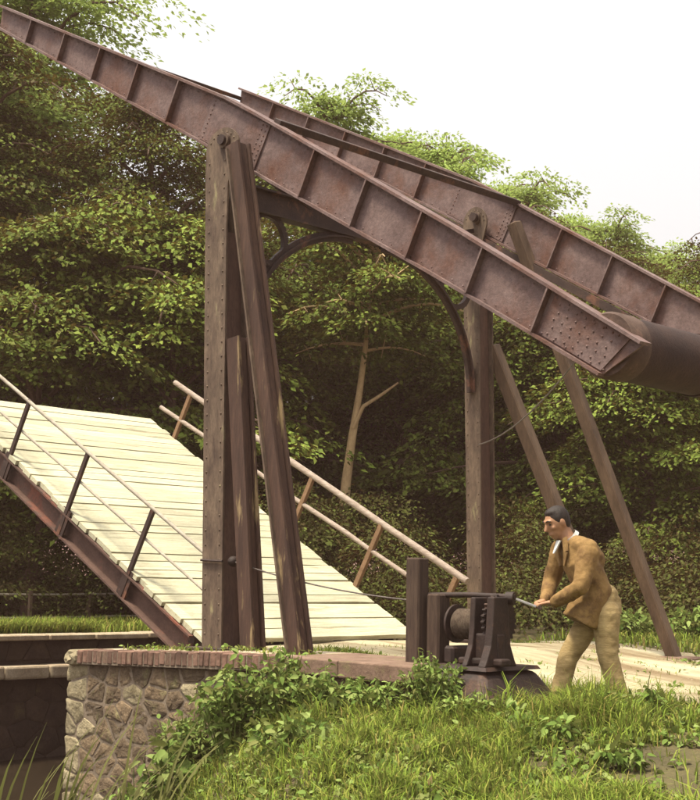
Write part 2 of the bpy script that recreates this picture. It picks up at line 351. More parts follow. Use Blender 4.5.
def slab(x0, x1, y0, y1, z0, z1, t=.13, mname='coping_top', nm='coping_slab'):
    mm = MB(); mm.add([(x0, y0, z0-t), (x1, y0, z1-t), (x1, y1, z1-t), (x0, y1, z0-t), (x0, y0, z0), (x1, y0, z1), (x1, y1, z1), (x0, y1, z0)], [(0, 3, 2, 1), (4, 5, 6, 7), (0, 1, 5, 4), (1, 2, 6, 5), (2, 3, 7, 6), (3, 0, 4, 7)])
    return mm.build(nm, mname, ab, bev=.012, seg=2)
slab(CX0+.02, -.42, -.402, .1, zc(CX0)-.006, zc(-.42)-.006); slab(-.412, .62, -.402, .3, zc(-.4)-.006, -.004); slab(.628, 1.38, -.402, .35, -.004, -.004)
slab(1.388, 2.06, -.615, .30, .002, -.006, .135, 'concrete'); slab(2.068, CX1+.02, -.620, .24, -.006, -.012, .135, 'concrete')
# far abutment on the other side of the canal
fa = thing('far_abutment', (-6.3, 1, -2.2), 'low stone abutment with projecting ledge across the canal', 'wall')
m = MB(); m.box((-6.45, 2, -1.22), (.4, 14, 2.05)); m.build('mortar_core', 'shaded_stone', fa)
rubble(fa, -1.5, 6.5, -1.9, -.70, -6.235, rng, 'shaded_stone', 'y2', sp=.4); rubble(fa, -1.5, 6.5, -.49, -.23, -6.235, rng, 'shaded_stone', 'y2', sp=.34)
y = -3.0
while y < 7:
    L = rng.uniform(.7, 1.2); mm = MB(); mm.box((-6.36, y+L/2, -.185+rng.uniform(-.01, .01)), (.5, L-.02, .07)); mm.build('kerb_stone', 'coping_top', fa, bev=.012); y += L  # kerb takes the paler coping colour to look sunlit
y = -3.0
while y < 7:
    L = rng.uniform(.4, .8); mm = MB(); mm.box((-6.12+rng.uniform(-.03, .03), y+L/2, -.60+rng.uniform(-.02, .02)), (.38, L-.02, .17)); mm.build('ledge_stone', 'coping_top', fa, bev=.03, seg=2); y += L

# ------------------------------------------------------------------ raised bridge leaf (deck)
AH, ZH, YN, YF = .8568, .1251, .3684, W-.3684
def dk(t, y, n): return Vector((-AH-t*CA+n*SA, y, ZH+t*SA+n*CA))
RD = Matrix((Vector((-CA, 0, SA)), Vector((0, -1, 0)), Vector((SA, 0, CA)))).transposed()   # local x up the deck
deck = thing('bridge_leaf', dk(0, W/2, 0), 'raised bridge leaf of pale bleached planks with side railings', 'bridge deck')
rng = random.Random(5)
pv = []
for k in range(5):
    rr = random.Random(k); mm = MB(); n = 9; L = YF-YN+.06; vs = []; wdt = .150
    for i in range(n+1):
        yy = -L/2+L*i/n; e0, e1 = rr.uniform(-.005, .003), rr.uniform(-.003, .005); zt = rr.uniform(-.003, .004)
        vs += [(-wdt/2-e0, yy, -.05), (wdt/2+e1, yy, -.05), (wdt/2+e1, yy, zt), (-wdt/2-e0, yy, zt)]
    fs = [(3, 2, 1, 0), (4*n, 4*n+1, 4*n+2, 4*n+3)]
    for i in range(n):
        for j in range(4): fs.append((4*i+j, 4*i+(j+1) % 4, 4*i+4+(j+1) % 4, 4*i+4+j))
    mm.add(vs, fs); me = mm.mesh('plank'); me.materials.append(MATS['plank']); pv.append(me)
t = -.19
while t < 5.3:
    wf = rng.choice((.85, .95, 1, 1.05, 1.15)); pw = .150*wf; gap = rng.choice((.006, .009, .012, .016, .022)) if t > 1.3 else rng.choice((.014, .022, .03))
    e = RD.to_euler(); o = inst('plank', rng.choice(pv), None, deck, dk(t+pw/2, W/2+rng.uniform(-.03, .03), rng.uniform(-.006, .006)), e, (wf, 1, 1)); t += pw+gap
# stringers
for y in (1.2, 2.6, YF-.10): m = MB(); m.bar(dk(.05, y, -.17), dk(5.28, y, -.17), .1, .22, (0, 1, 0)); m.build('stringer', 'dark_steel', deck)
g = MB(); yg = YN+.05
g.bar(dk(-.02, yg, -.19), dk(5.3, yg, -.19), .24, .015, (0, 1, 0)); gird = g.build('edge_girder', 'girder_steel', deck)
g = MB()
for n_ in (-.068, -.312): g.bar(dk(-.02, yg-.045, n_), dk(5.3, yg-.045, n_), .02, .12, (0, 1, 0))
g.build('girder_flange', 'girder_steel', gird)
g = MB(); g.bar(dk(0, YN, -.1), dk(0, YF, -.1), .09, .09); g.build('hinge_shaft', 'dark_steel', deck)
# near railing
def rail_post(t, y, n0, n1, wx, wy, mname): m = MB(); m.bar(dk(t, y, n0), dk(t, y, n1), wx, wy, (0, 1, 0)); return m.build('rail_post', mname, deck, bev=.004)
for t in (1.16, 2.48, 3.82, 5.1):
    rail_post(t, YN-.035, -.33, .70, .06, .035, 'dark_steel')
    m = MB(); m.bar(dk(t, YN-.035, -.33), dk(t, YN-.035, .0), .16, .02, (0, 1, 0)); m.build('post_bracket', 'dark_steel', deck)
def jtube(p0, p1, r, n, seed, jit):
    rr = random.Random(seed); k = 9; pts = []
    for i in range(k+1): q = p0.lerp(p1, i/k); pts.append(q+Vector((rr.uniform(-jit, jit), rr.uniform(-jit, jit), rr.uniform(-jit, jit))))
    m = MB(); m.tube(pts, [r*rr.uniform(.92, 1.06) for _ in pts], n); return m
jtube(dk(.1, YN-.04, .73), dk(5.3, YN-.04, .66), .022, 8, 1, .003).build('handrail', 'rail_pale', deck, True)
jtube(dk(.0, YN-.01, .40), dk(5.3, YN-.01, .285), .016, 8, 2, .003).build('mid_rail', 'rail_pale', deck, True)
# far railing: round poles
jtube(dk(-.53, YF+.05, .89), dk(5.26, YF+.05, .64), .038, 10, 3, .006).build('handrail', 'rail_wood', deck, True)
jtube(dk(.26, YF+.05, .51), dk(5.36, YF+.05, .225), .028, 10, 4, .006).build('mid_rail', 'rail_wood', deck, True)
for t in (4.86, 3.5, 2.2, .9): rail_post(t, YF+.045, -.2, lerp(.86, .64, t/5.3), .065, .05, 'rail_post_wood')
rail_post(-.38, YF+.045, -.1, .85, .065, .05, 'rail_post_wood')

# ------------------------------------------------------------------ balance frame: two girders, ties, counterweight drum
def bm_(a, n, y): return Vector((a*CA+n*SA, y, H-a*SA+n*CA))
bal = thing('balance_frame', (0, W/2, H), 'tilted riveted steel balance girders with cross ties and counterweight drum', 'drawbridge beam')
TOP = [(-4.95, .12), (-.34, .345), (.2, .335), (2.99, .235), (5.12, .115)]
BOT = [(-4.86, -.12), (-.4, -.15), (3.05, -.185), (4.9, -.235)]
def interp(P, a):
    for (a0, n0), (a1, n1) in zip(P, P[1:]):
        if a <= a1: return lerp(n0, n1, max(0, (a-a0)/(a1-a0)))
    return P[-1][1]
AX, AN = Vector((CA, 0, -SA)), Vector((SA, 0, CA))
for y in (0, W):
    o = Vector((0, y, H)); m = MB(); m.prism(TOP+BOT[::-1], o+Vector((0, -.012, 0)), AX, AN, (0, .024, 0)); gd = m.build('balance_girder', 'beam_steel', bal)
    for P, nm in ((TOP, 'top_flange'), (BOT, 'bottom_flange')):
        m = MB()
        for (a0, n0), (a1, n1) in zip(P, P[1:]): m.bar(bm_(a0, n0, y), bm_(a1, n1, y), .024, .15 if nm == 'top_flange' else .13, (0, 1, 0))
        m.build(nm, 'beam_steel', gd)
    for a in [-4.13+.757*k for k in range(5)]+[1.16+.755*k for k in range(5)]:
        for sy in (-1, 1):
            m = MB(); m.bar(bm_(a, interp(BOT, a)+.01, y+sy*.042), bm_(a-.02, interp(TOP, a)-.012, y+sy*.042), .016, .062, (0, 1, 0)); m.build('stiffener', 'beam_steel', gd)
    # splice plates at the pivot and tail, with rivets
    for sy in (-1, 1):
        m = MB(); m.prism([(-.55, -.13), (.4, -.135), (.4, .30), (-.55, .30)], o+Vector((0, sy*.0125, 0)), AX, AN, (0, sy*.014, 0)); m.build('splice_plate', 'beam_steel', gd)
        m = MB(); m.prism([(4.22, -.19), (4.88, -.21), (5.0, .10), (4.22, .15)], o+Vector((0, sy*.0125, 0)), AX, AN, (0, sy*.012, 0)); m.build('tail_plate', 'beam_steel', gd)
    m = MB(); rr = random.Random(4)
    def riv(a, n, r=.011): m.ball(bm_(a, n, y-.026), (r, r*.7, r), 6, 4)
    for k in range(9):
        riv(.36, -.10+.047*k); riv(.30, -.10+.047*k); riv(-.50, -.10+.047*k)
    for i in range(7):
        for k in range(5): riv(4.3+.09*i+.02*(k % 2), -.16+.06*k, .010)
    for k in range(76):
        a = -4.85+k*.13; riv(a, interp(TOP, a)-.045, .009); riv(a, interp(BOT, a)+.04, .009)
    m.build('rivets', 'beam_steel', gd, True)['kind'] = 'stuff'
    m = MB(); m.tube([Vector((0, y-.21, H-.01)), Vector((0, y+.19, H-.01))], .05, 14, upv=(0, 0, 1)); m.build('pivot_pin', 'dark_steel', bal, True)
def cross(a0, n0, y0, a1, n1, y1, w_, h_, mname='dark_steel'): m = MB(); m.bar(bm_(a0, n0, y0), bm_(a1, n1, y1), w_, h_, AN); m.build('cross_tie', mname, bal, bev=.004)
cross(.42, .345, .02, .38, .335, W-.02, .10, .07); cross(-4.85, .02, .02, -4.9, .0, W-.02, .05, .05)
m = MB(); m.bar(bm_(-1.0, -.205, W-.075), bm_(4.7, -.27, W-.075), .085, .05, (0, 1, 0)); m.build('underside_shade_bar', 'dark_steel', bal)  # added dark bar, paints the shaded underside of the far bottom flange
# drum
DC = bm_(4.80, -.03, 0); m = MB(); m.tube([DC+Vector((0, yy, 0)) for yy in (.24, 1.2, 2.4, W-.05)], .245, 36, upv=(0, 0, 1)); dr = m.build('counterweight_drum', 'drum_iron', bal, True)
m = MB(); m.tube([DC+Vector((0, yy, 0)) for yy in (.016, .04, .245, .25)], [.235, .252, .252, .246], 36, upv=(0, 0, 1)); m.build('drum_cap', 'drum_cap', dr, True)
m = MB(); q = DC+(Vector((-.10, 0, .235)).normalized()*.25); tz = Vector((-.10, 0, .235)).normalized(); tx = Vector((0, 1, 0)).cross(tz)
m.box(q+Vector((0, .12, 0)), (.06, .11, .012), Matrix((tx, Vector((0, 1, 0)), tz)).transposed()); m.build('slot', 'dark_steel', dr, bev=.005)
for yy in (1.3, 2.2, 3.1): m = MB(); m.tube([DC+Vector((0, yy-.02, 0)), DC+Vector((0, yy+.02, 0))], .255, 36); m.build('drum_band', 'drum_iron', dr, True)

# ------------------------------------------------------------------ tower
tw = thing('bridge_tower', (0, W/2, 0), 'weathered iron portal tower with forked columns, raking struts and arched brace', 'tower')
def column(y, k_):
    pl = []; n0 = set(bpy.data.objects.keys())
    for sy in (-1, 1):
        yy = y+sy*.135; m = MB(); th = .02; out = []
        # front plate outline in x,z: straight post widening to a rounded head
        L = [(-.14, .0), (.13, 0), (.045, 3.9), (.05, 4.35)]
        arc = [(-.045+.235*math.cos(R(a))-.0, 4.70+.20*math.sin(R(a))) for a in range(-10, 181, 12)]
        L2 = arc+[(-.28, 4.5), (-.24, 3.3)]
        poly = [(a+0, b) for a, b in (L[:4]+L2)]
        m.prism(poly, (0, yy-th/2, 0), (1, 0, 0), (0, 0, 1), (0, th, 0)); c = m.build('column_plate', 'column_steel', tw)
        pl.append(c)
        m = MB()
        for k in range(34):
            z = .12+k*.135; xl = lerp(-.14, -.26, z/4.5); xr = lerp(.13, .04, min(1, z/3.9))
            for xx in (xl+.04, xr-.04): m.ball((xx, yy+sy*.01, z), (.011, .009, .011), 6, 4)
        for k in range(8): a = R(20*k+10); m.ball((-.045+.19*math.cos(a), yy+sy*.01, 4.70+.155*math.sin(a)), (.011, .009, .011), 6, 4)
        m.build('rivets', 'column_steel', c, True)['kind'] = 'stuff'
        m = MB(); m.tube([(-.0, yy+sy*.01, H-.01), (-.0, yy+sy*.045, H-.01)], .075, 16); m.build('bearing_boss', 'column_steel', c, True)
    # left side plate + web, stops under the girder
    m = MB(); m.add([(-.135, y-.124, 0), (-.135, y+.124, 0), (-.115, y+.124, 0), (-.115, y-.124, 0), (-.255, y-.124, 4.3), (-.255, y+.124, 4.3), (-.235, y+.124, 4.3), (-.235, y-.124, 4.3)], [(0, 3, 2, 1), (4, 5, 6, 7), (0, 1, 5, 4), (1, 2, 6, 5), (2, 3, 7, 6), (3, 0, 4, 7)]); m.build('side_plate', 'column_steel', tw)
    m = MB(); m.add([(.05, y-.124, 0), (.05, y+.124, 0), (.07, y+.124, 0), (.07, y-.124, 0), (-.06, y-.124, 3.9), (-.06, y+.124, 3.9), (-.04, y+.124, 3.9), (-.04, y-.124, 3.9)], [(0, 3, 2, 1), (4, 5, 6, 7), (0, 1, 5, 4), (1, 2, 6, 5), (2, 3, 7, 6), (3, 0, 4, 7)]); m.build('web', 'column_inner', tw)
    m = MB(); m.box((0, y, -.02), (.5, .5, .04)); m.build('base_plate', 'dark_steel', tw, bev=.006)
    if k_ != 1:
        for o in [bpy.data.objects[q] for q in bpy.data.objects.keys() if q not in n0]:
            for v in o.data.vertices: v.co.x = v.co.x*k_; v.co.y = (v.co.y-(y-W/2))*(k_+.14)+(y-W/2)
column(0, 1); column(W, .74)
def strut(p0, p1, wa, wb, mname, name='raking_strut', th=.025):
    """channel: web facing the water, two side flanges"""
    p0, p1 = Vector(p0), Vector(p1); m = MB()
    d = (p1-p0).normalized(); fx = Vector((1, 0, 0)); fx = (fx-d*fx.dot(d)).normalized(); fy = d.cross(fx)
    if fy.y > 0: fy = -fy
    for o_, wx, wy in ((fy*wb/2, wa, th), (-fx*(wa/2-th/2), th, wb-2*th), (fx*(wa/2-th/2-.03), th, wb-2*th), (-fy*wb/2, wa, th)):
        q0, q1 = p0+o_, p1+o_; vs = []
        for q in (q0, q1):
            for sx, sy in ((-1, -1), (1, -1), (1, 1), (-1, 1)): vs.append(q+fx*sx*wx/2+fy*sy*wy/2)
        m.add(vs, [(3, 2, 1, 0), (4, 5, 6, 7), (0, 1, 5, 4), (1, 2, 6, 5), (2, 3, 7, 6), (3, 0, 4, 7)])
    return m.build(name, mname, tw)
strut((.285, -.235, 4.64), (1.26, -.245, -.02), .17, .14, 'strut_steel')
strut((.15, -.05, 2.85), (.47, -.06, -.02), .17, .13, 'strut_steel')
m = MB(); m.bar((.245, -.325, 4.59), (1.21, -.335, -.02), .02, .05, (0, 1, 0)); m.build('strut_edge_bar', 'column_steel', tw)
# far side: timber rakers
m = MB(); m.bar((.58, 3.60, 4.60), (1.80, 4.9, -.25), .13, .13, (0, 1, 0)); m.build('raking_strut', 'strut_wood', tw, bev=.012)
m = MB(); m.bar((-.02, 3.98, 3.32), (1.12, 4.75, -.2), .15, .14, (0, 1, 0)); m.build('raking_strut', 'strut_wood', tw, bev=.012)
for p in ((1.80, 4.9, -.28), (1.12, 4.75, -.26)): m = MB(); m.box(p, (.4, .4, .3)); m.build('footing', 'concrete', tw, bev=.02)
# portal brace
m = MB(); m.box((-.05, W/2, 4.40), (.14, W-.30, .02)); m.box((-.05, W/2, 4.17), (.14, W-.30, .02)); m.box((-.05, W/2, 4.285), (.02, W-.30, .21)); m.build('cross_girder', 'dark_steel', tw)
for side in (0, 1):
    yc = lambda q: q if side == 0 else W-q
    pts = []
    for k in range(15):
        a = R(90*k/14); pts.append(Vector((-.05, yc(.16+1.45*(1-math.cos(R(90)-a)) if False else .16+1.5*(1-math.cos(a))), 2.75+1.40*math.sin(a))))
    m = MB()
    for q0, q1 in zip(pts, pts[1:]): m.bar(q0, q1, .10, .045, (1, 0, 0)); m.bar(q0, q1, .02, .11, (1, 0, 0))
    m.build('arched_brace', 'dark_steel', tw)
    m = MB(); n = 28; cy, cz, ra, rb = yc(.46), 3.93, .245, .20
    ring = [Vector((-.05, cy+ra*math.cos(2*math.pi*k/n), cz+ra*math.sin(2*math.pi*k/n))) for k in range(n+1)]
    for q0, q1 in zip(ring, ring[1:]): m.bar(q0, q1, .06, .05, (1, 0, 0))
    m.build('spandrel_ring', 'dark_steel', tw)
    m = MB(); m.bar((-.05, yc(.14), 4.62), (-.05, yc(1.05), 4.36), .04, .05); m.build('corner_stay', 'dark_steel', tw)
# clamp knob and wires on the near column
m = MB(); m.ball((.16, -.05, .78), (.05, .06, .05), 10, 8); m.tube([(-.16, -.165, .79), (.14, -.165, .78)], .012, 6); m.build('cable_clamp', 'winch_iron', tw, True)
def wire(name, p0, p1, sag, r, label, n=14):
    p0, p1 = Vector(p0), Vector(p1); m = MB(); m.tube([p0.lerp(p1, k/n)-Vector((0, 0, sag*4*(k/n)*(1-k/n))) for k in range(n+1)], r, 6); return tag(m.build(name, 'wire', None, True), label, 'cable')
wire('wire_rope', (.17, -.06, .78), (2.44, -.12, .47), .05, .007, 'slack dark wire rope from near column to winch post')
wire('hauling_cable', bm_(4.6, -.22, .05), (.1, W-.2, 2.15), .12, .007, 'thin dark cable from near girder tail to far column')

# ------------------------------------------------------------------ hand winch on its plinth
wi = thing('hand_winch', (2.95, 0, -.4), 'dark iron hand winch with timber posts beside the man', 'winch')
m = MB(); m.box((2.49, -.16, .395), (.14, .13, .83)); m.build('corner_post', 'timber', wi, bev=.012)
m = MB(); m.box((2.66, -.10, .26), (.13, .15, .54)); m.build('side_post', 'timber', wi, bev=.015)
m = MB(); m.box((2.80, .0, .06), (.10, .3, .14)); m.build('bearing_block', 'winch_iron', wi, bev=.02)
m = MB(); m.tube([(2.56, -.10, .515), (2.9, -.04, .525), (3.34, .0, .515)], .022, 8); m.build('top_bar', 'winch_iron', wi, True)
m = MB(); m.tube([(2.62, -.05, .30), (3.22, .0, .30)], .03, 10); ax = m.build('drum_shaft', 'winch_iron', wi, True)
for x0 in (2.78, 3.10): m = MB(); m.tube([(x0, -.03, .30), (x0+.02, -.03, .30)], .15, 24); m.build('drum_flange', 'winch_iron', ax, True)
m = MB(); k = 11
for i in range(k): x0 = 2.815+i*.0262; m.tube([(x0, -.03, .30), (x0+.013, -.03, .30), (x0+.026, -.03, .30)], [.108, .121, .108], 20, cap=False)
m.tube([(2.81, -.03, .30), (3.105, -.02, .30)], .108, 20); m.build('rope_coil', 'rope', ax, True)
# right standard: flared casting
m = MB(); prof = [(-.20, 0), (.20, 0), (.17, .05), (.12, .16), (.10, .30), (.085, .52), (-.085, .52), (-.10, .30), (-.12, .16), (-.17, .05)]
m.prism(prof, (3.26, -.16, -.005), (0, 1, 0), (0, 0, 1), (.07, 0, 0)); m.prism([(a*.95, b*.99) for a, b in prof], (3.08, -.16+.02, -.005), (0, 1, 0), (0, 0, 1), (.05, 0, 0)); st_ = m.build('winch_standard', 'winch_iron', wi, bev=.01, seg=2)
m = MB(); m.box((3.20, -.17, .12), (.28, .09, .24)); m.box((3.2, -.2, .03), (.42, .12, .055)); m.build('foot_casting', 'winch_iron', wi, bev=.015, seg=2)
# spur gear
m = MB(); gp = []; nt = 26
for i in range(nt*4):
    a = 2*math.pi*i/(nt*4); rr_ = .205 if i % 4 < 2 else .185; gp.append((rr_*math.cos(a), rr_*math.sin(a)))
m.prism(gp, (3.19, -.03, .33), (0, 1, 0), (0, 0, 1), (.03, 0, 0)); gear = m.build('spur_gear', 'winch_iron', wi)
m = MB()
for i in range(5): a = 2*math.pi*i/5; m.bar((3.222, -.03, .33), (3.222, -.03+.17*math.cos(a), .33+.17*math.sin(a)), .02, .035, (1, 0, 0))
m.tube([(3.17, -.03, .33), (3.25, -.03, .33)], .04, 12); m.build('gear_spokes', 'winch_iron', gear)
m = MB(); m.tube([(3.27, -.02, .505), (3.33, .0, .505)], .05, 12); m.build('crank_hub', 'winch_iron', wi, True)
m = MB(); m.bar((3.31, .0, .51), (3.44, .13, .445), .03, .02); m.build('crank_arm', 'worn_metal', wi, bev=.004)
m = MB(); m.tube([(3.37, .26, .44), (3.50, .10, .44)], .017, 10); m.build('crank_grip', 'timber', wi, True)
m = MB(); m.box((3.26, -.21, .44), (.012, .006, .13)); m.build('worn_link', 'worn_metal', wi, bev=.003)
m = MB(); m.add([(2.72, -.36, -.032), (3.36, -.38, -.032), (3.36, .30, -.032), (2.72, .30, -.032), (2.74, -.34, -.004), (3.34, -.36, -.004), (3.34, .28, -.004), (2.74, .28, -.004)], [(0, 3, 2, 1), (4, 5, 6, 7), (0, 1, 5, 4), (1, 2, 6, 5), (2, 3, 7, 6), (3, 0, 4, 7)]); m.build('sill_plate', 'winch_iron', wi)
m = MB(); vs = []
for z, e in ((-.75, .22), (-.30, .16), (-.12, .05), (-.034, 0)):
    vs += [(2.88-e*.2, -.37-e, z), (3.34+e, -.37-e, z), (3.34+e, .28+e, z), (2.88-e*.2, .28+e, z)]
fs = [(3, 2, 1, 0), (12, 13, 14, 15)]+[(4*i+j, 4*i+(j+1) % 4, 4*i+4+(j+1) % 4, 4*i+4+j) for i in range(3) for j in range(4)]
m.add(vs, fs); m.build('plinth', 'winch_iron', wi, bev=.07, seg=3)

# ------------------------------------------------------------------ man cranking the winch
fwh = Vector((-.6932, .7207, 0)); rth = Vector((.7207, .6932, 0))
MO = Vector((3.63, .49, -.33))
man = thing('person', MO, 'person in golden brown jacket and khaki trousers leaning to the winch crank', 'person')
def mp_(r, z, c): return MO+rth*r+Vector((0, 0, z))-fwh*c
def px(u, v, c=0): return mp_((u-585)/131, (712-v)/131, c)
def remesh(o, vox, sm=6):
    a = o.modifiers.new('remesh', 'REMESH'); a.mode = 'VOXEL'; a.voxel_size = vox; a.use_smooth_shade = True
    b = o.modifiers.new('smooth', 'SMOOTH'); b.factor = .5; b.iterations = sm; return o
def limb(m, pts, rad, n=14): m.tube(pts, rad, n); [m.ball(p, (r if not hasattr(r, '__len__') else min(r))*.98, 10, 8) for p, r in zip(pts, rad)]
F_ = (-rth*.93-fwh*.36).normalized(); S_ = Vector((0, 0, 1)).cross(F_).normalized()    # facing, his left
tilt = R(24); Fh = F_*math.cos(tilt)-Vector((0, 0, 1))*math.sin(tilt); Uh = Vector((0, 0, 1))*math.cos(tilt)+F_*math.sin(tilt)
HR = Matrix((Fh, S_, Uh)).transposed(); HC = px(558, 525, 0)
def hp(f, s, u): return HC+Fh*f+S_*s+Uh*u
neck, chest, waist, pelv = px(571, 545), px(580, 563), px(597, 590), px(604, 612)
shL, shR = px(586, 553, .17), px(566, 553, -.19)          # near (his left), far
elL, wrL, hdL = px(577, 590, .25), px(554, 605, .13), px(545, 607, .08)
elR, wrR, hdR = px(556, 586, -.24), px(548, 604, -.10), px(541, 606, -.05)
hiL, knL, anL = px(605, 616, .09), px(606, 658, .11), px(619, 703, .10)
hiR, knR, anR = px(597, 617, -.09), px(571, 660, -.09), px(560, 705, -.08)
# the body: one continuous surface
b = MB()
b.ball(HC, (.098, .076, .112), 20, 14, HR); b.ball(hp(.035, 0, -.065), (.062, .056, .062), 14, 10, HR); b.ball(hp(.062, 0, -.098), (.028, .03, .022), 10, 8, HR)
b.tube([hp(.088, 0, .03), hp(.122, 0, -.028), hp(.092, 0, -.036)], [.011, .017, .012], 8); b.ball(hp(.082, 0, .036), (.022, .058, .014), 10, 8, HR)
b.ball(hp(.094, 0, -.068), (.012, .028, .012), 8, 6, HR)
for s_ in (-1, 1): b.ball(hp(-.005, s_*.078, -.005), (.022, .012, .034), 8, 8, HR); b.ball(hp(.07, s_*.042, -.02), (.02, .022, .018), 8, 6, HR)
limb(b, [hp(-.02, 0, -.06), neck], [.058, .062]); limb(b, [neck, chest, waist, pelv], [.07, (.15, .10), (.14, .10), (.15, .11)])
limb(b, [shL, elL, wrL], [.055, .043, .032]); limb(b, [shR, elR, wrR], [.055, .043, .032])
limb(b, [hiL, knL, anL], [.085, .058, .042]); limb(b, [hiR, knR, anR], [.085, .058, .042])
def hand(wr, hd, side):
    d = (hd-wr).normalized(); grip = (Vector((3.50, .10, .44))-Vector((3.37, .26, .44))).normalized(); nrm = d.cross(grip).normalized()
    if nrm.z < 0: nrm = -nrm
    palm = hd; b.tube([wr, wr.lerp(palm, .6), palm+d*.03], [(.028, .022), (.036, .018), (.036, .016)], 10)
    for k in range(4):
        q = palm+d*.028+grip*(-.030+.02*k); L = (.9, 1.05, 1, .8)[k]
        b.tube([q, q+d*.030*L+nrm*.004, q+d*.045*L-nrm*.022*L, q+d*.026*L-nrm*.042*L], [.0095, .0092, .0088, .0075], 7)
    q = wr.lerp(palm, .55)+grip*.032*side; b.tube([q, q+d*.022+grip*.016*side-nrm*.01, q+d*.045+grip*.006*side-nrm*.026], [.012, .0105, .0085], 7)
hand(wrL, hdL, -1); hand(wrR, hdR, -1)
remesh(b.build('body', 'skin', man, True), .0075, 3)
h = MB(); h.ball(hp(-.017, 0, .026), (.099, .083, .101), 20, 14, HR); h.ball(hp(-.045, 0, -.015), (.062, .074, .075), 14, 10, HR); h.ball(hp(.015, 0, .088), (.058, .06, .034), 12, 8, HR)
for s_ in (-1, 1): h.ball(hp(.012, s_*.068, .025), (.02, .012, .04), 8, 8, HR)
remesh(h.build('hair', 'hair', man, True), .008, 2)
for s_ in (-1, 1):
    e = MB(); e.ball(hp(.083, s_*.032, .012), (.010, .014, .008), 8, 6, HR); e.build('eye', 'eye_dark', man, True)
    e = MB(); e.tube([hp(.098, s_*.014, .036), hp(.096, s_*.034, .043), hp(.08, s_*.054, .034)], [.005, .006, .004], 6); e.build('eyebrow', 'hair', man, True)
# jacket
j = MB()
j.tube([neck.lerp(chest, .2), chest, px(588, 578), px(595, 593), px(590, 611), px(582, 627)], [(.12, .09), (.20, .135), (.20, .14), (.195, .14), (.20, .155), (.20, .155)], 20)
limb(j, [shL-Vector((0, 0, .01)), shL.lerp(elL, .5), elL, elL.lerp(wrL, .5), wrL], [.088, .078, .068, .060, .050]); limb(j, [shR, elR, wrR], [.085, .068, .05])
limb(j, [neck.lerp(shL, .35), shL], [.075, .085]); limb(j, [neck.lerp(shR, .35), shR], [.075, .085])
j.ball(px(591, 563, 0), (.12, .12, .13), 14, 10)
jo = remesh(j.build('jacket', 'jacket', man, True), .011, 4)
tx = bpy.data.textures.new('cloth_folds', 'CLOUDS'); tx.noise_scale = .075; tx.noise_depth = 2
dm = jo.modifiers.new('folds', 'DISPLACE'); dm.texture = tx; dm.strength = .020; dm.mid_level = .5
lp = MB(); 
for s_ in (-1, 1):
    a = neck+S_*s_*.05+F_*.075+Vector((0, 0, .03)); c_ = chest+F_*.145+S_*s_*.03-Vector((0, 0, .05)); 
    lp.bar(a, a.lerp(c_, .5)+S_*s_*.03+F_*.005, .06, .012, F_); lp.bar(a.lerp(c_, .5)+S_*s_*.03+F_*.005, c_, .055, .012, F_, w1=(.015, .012))
lp.build('lapel', 'jacket', jo)
cl = MB(); cl.tube([neck+Vector((0, 0, .028))-F_*.01, neck+Vector((0, 0, .052))+F_*.014], [.078, .068], 18, cap=False, upv=F_)
cl.prism([(-.03, .01), (.03, .01), (.008, -.10), (-.008, -.10)], neck+F_*.095-Vector((0, 0, .0)), S_, (Vector((0, 0, 1))-F_*.45).normalized(), F_*.012); cl.build('shirt_collar', 'shirt', man)
t_ = MB()
limb(t_, [pelv+Vector((0, 0, .09)), pelv, pelv-Vector((0, 0, .04))], [(.165, .125), (.175, .135), (.165, .125)], 16)
limb(t_, [hiL, hiL.lerp(knL, .5), knL, knL.lerp(anL, .5), anL+Vector((0, 0, .02))], [.110, .095, .080, .074, .070]); limb(t_, [hiR, hiR.lerp(knR, .5), knR, knR.lerp(anR, .5), anR+Vector((0, 0, .02))], [.110, .095, .080, .074, .070])
to = remesh(t_.build('trousers', 'trousers', man, True), .011, 4)
dm = to.modifiers.new('folds', 'DISPLACE'); dm.texture = tx; dm.strength = .016; dm.mid_level = .5
for an in (anL, anR):
    s_ = MB(); q = Vector((an.x, an.y, MO.z)); s_.ball(q+F_*.06+Vector((0, 0, .045)), (.135, .048, .045), 14, 8, Matrix((F_, S_, Vector((0, 0, 1)))).transposed()); s_.ball(q+Vector((0, 0, .07)), (.05, .045, .06), 12, 8); s_.build('shoe', 'shoe', man, True)

# ------------------------------------------------------------------ fence on the far bank
fe = thing('rail_fence', (-9, 4.6, -.2), 'thin two rail fence in the shade across the canal', 'fence')
for y in (2.6, 3.9, 5.0, 6.1): m = MB(); m.bar((-9, y, -.3), (-9, y, .40), .05, .05); m.build('post', 'strut_wood', fe)
for z in (.33, -.03): jtube(Vector((-9.04, 2.2, z)), Vector((-9.04, 6.6, z+.03)), .02, 6, 8, .006).build('rail', 'rail_pale', fe, True)

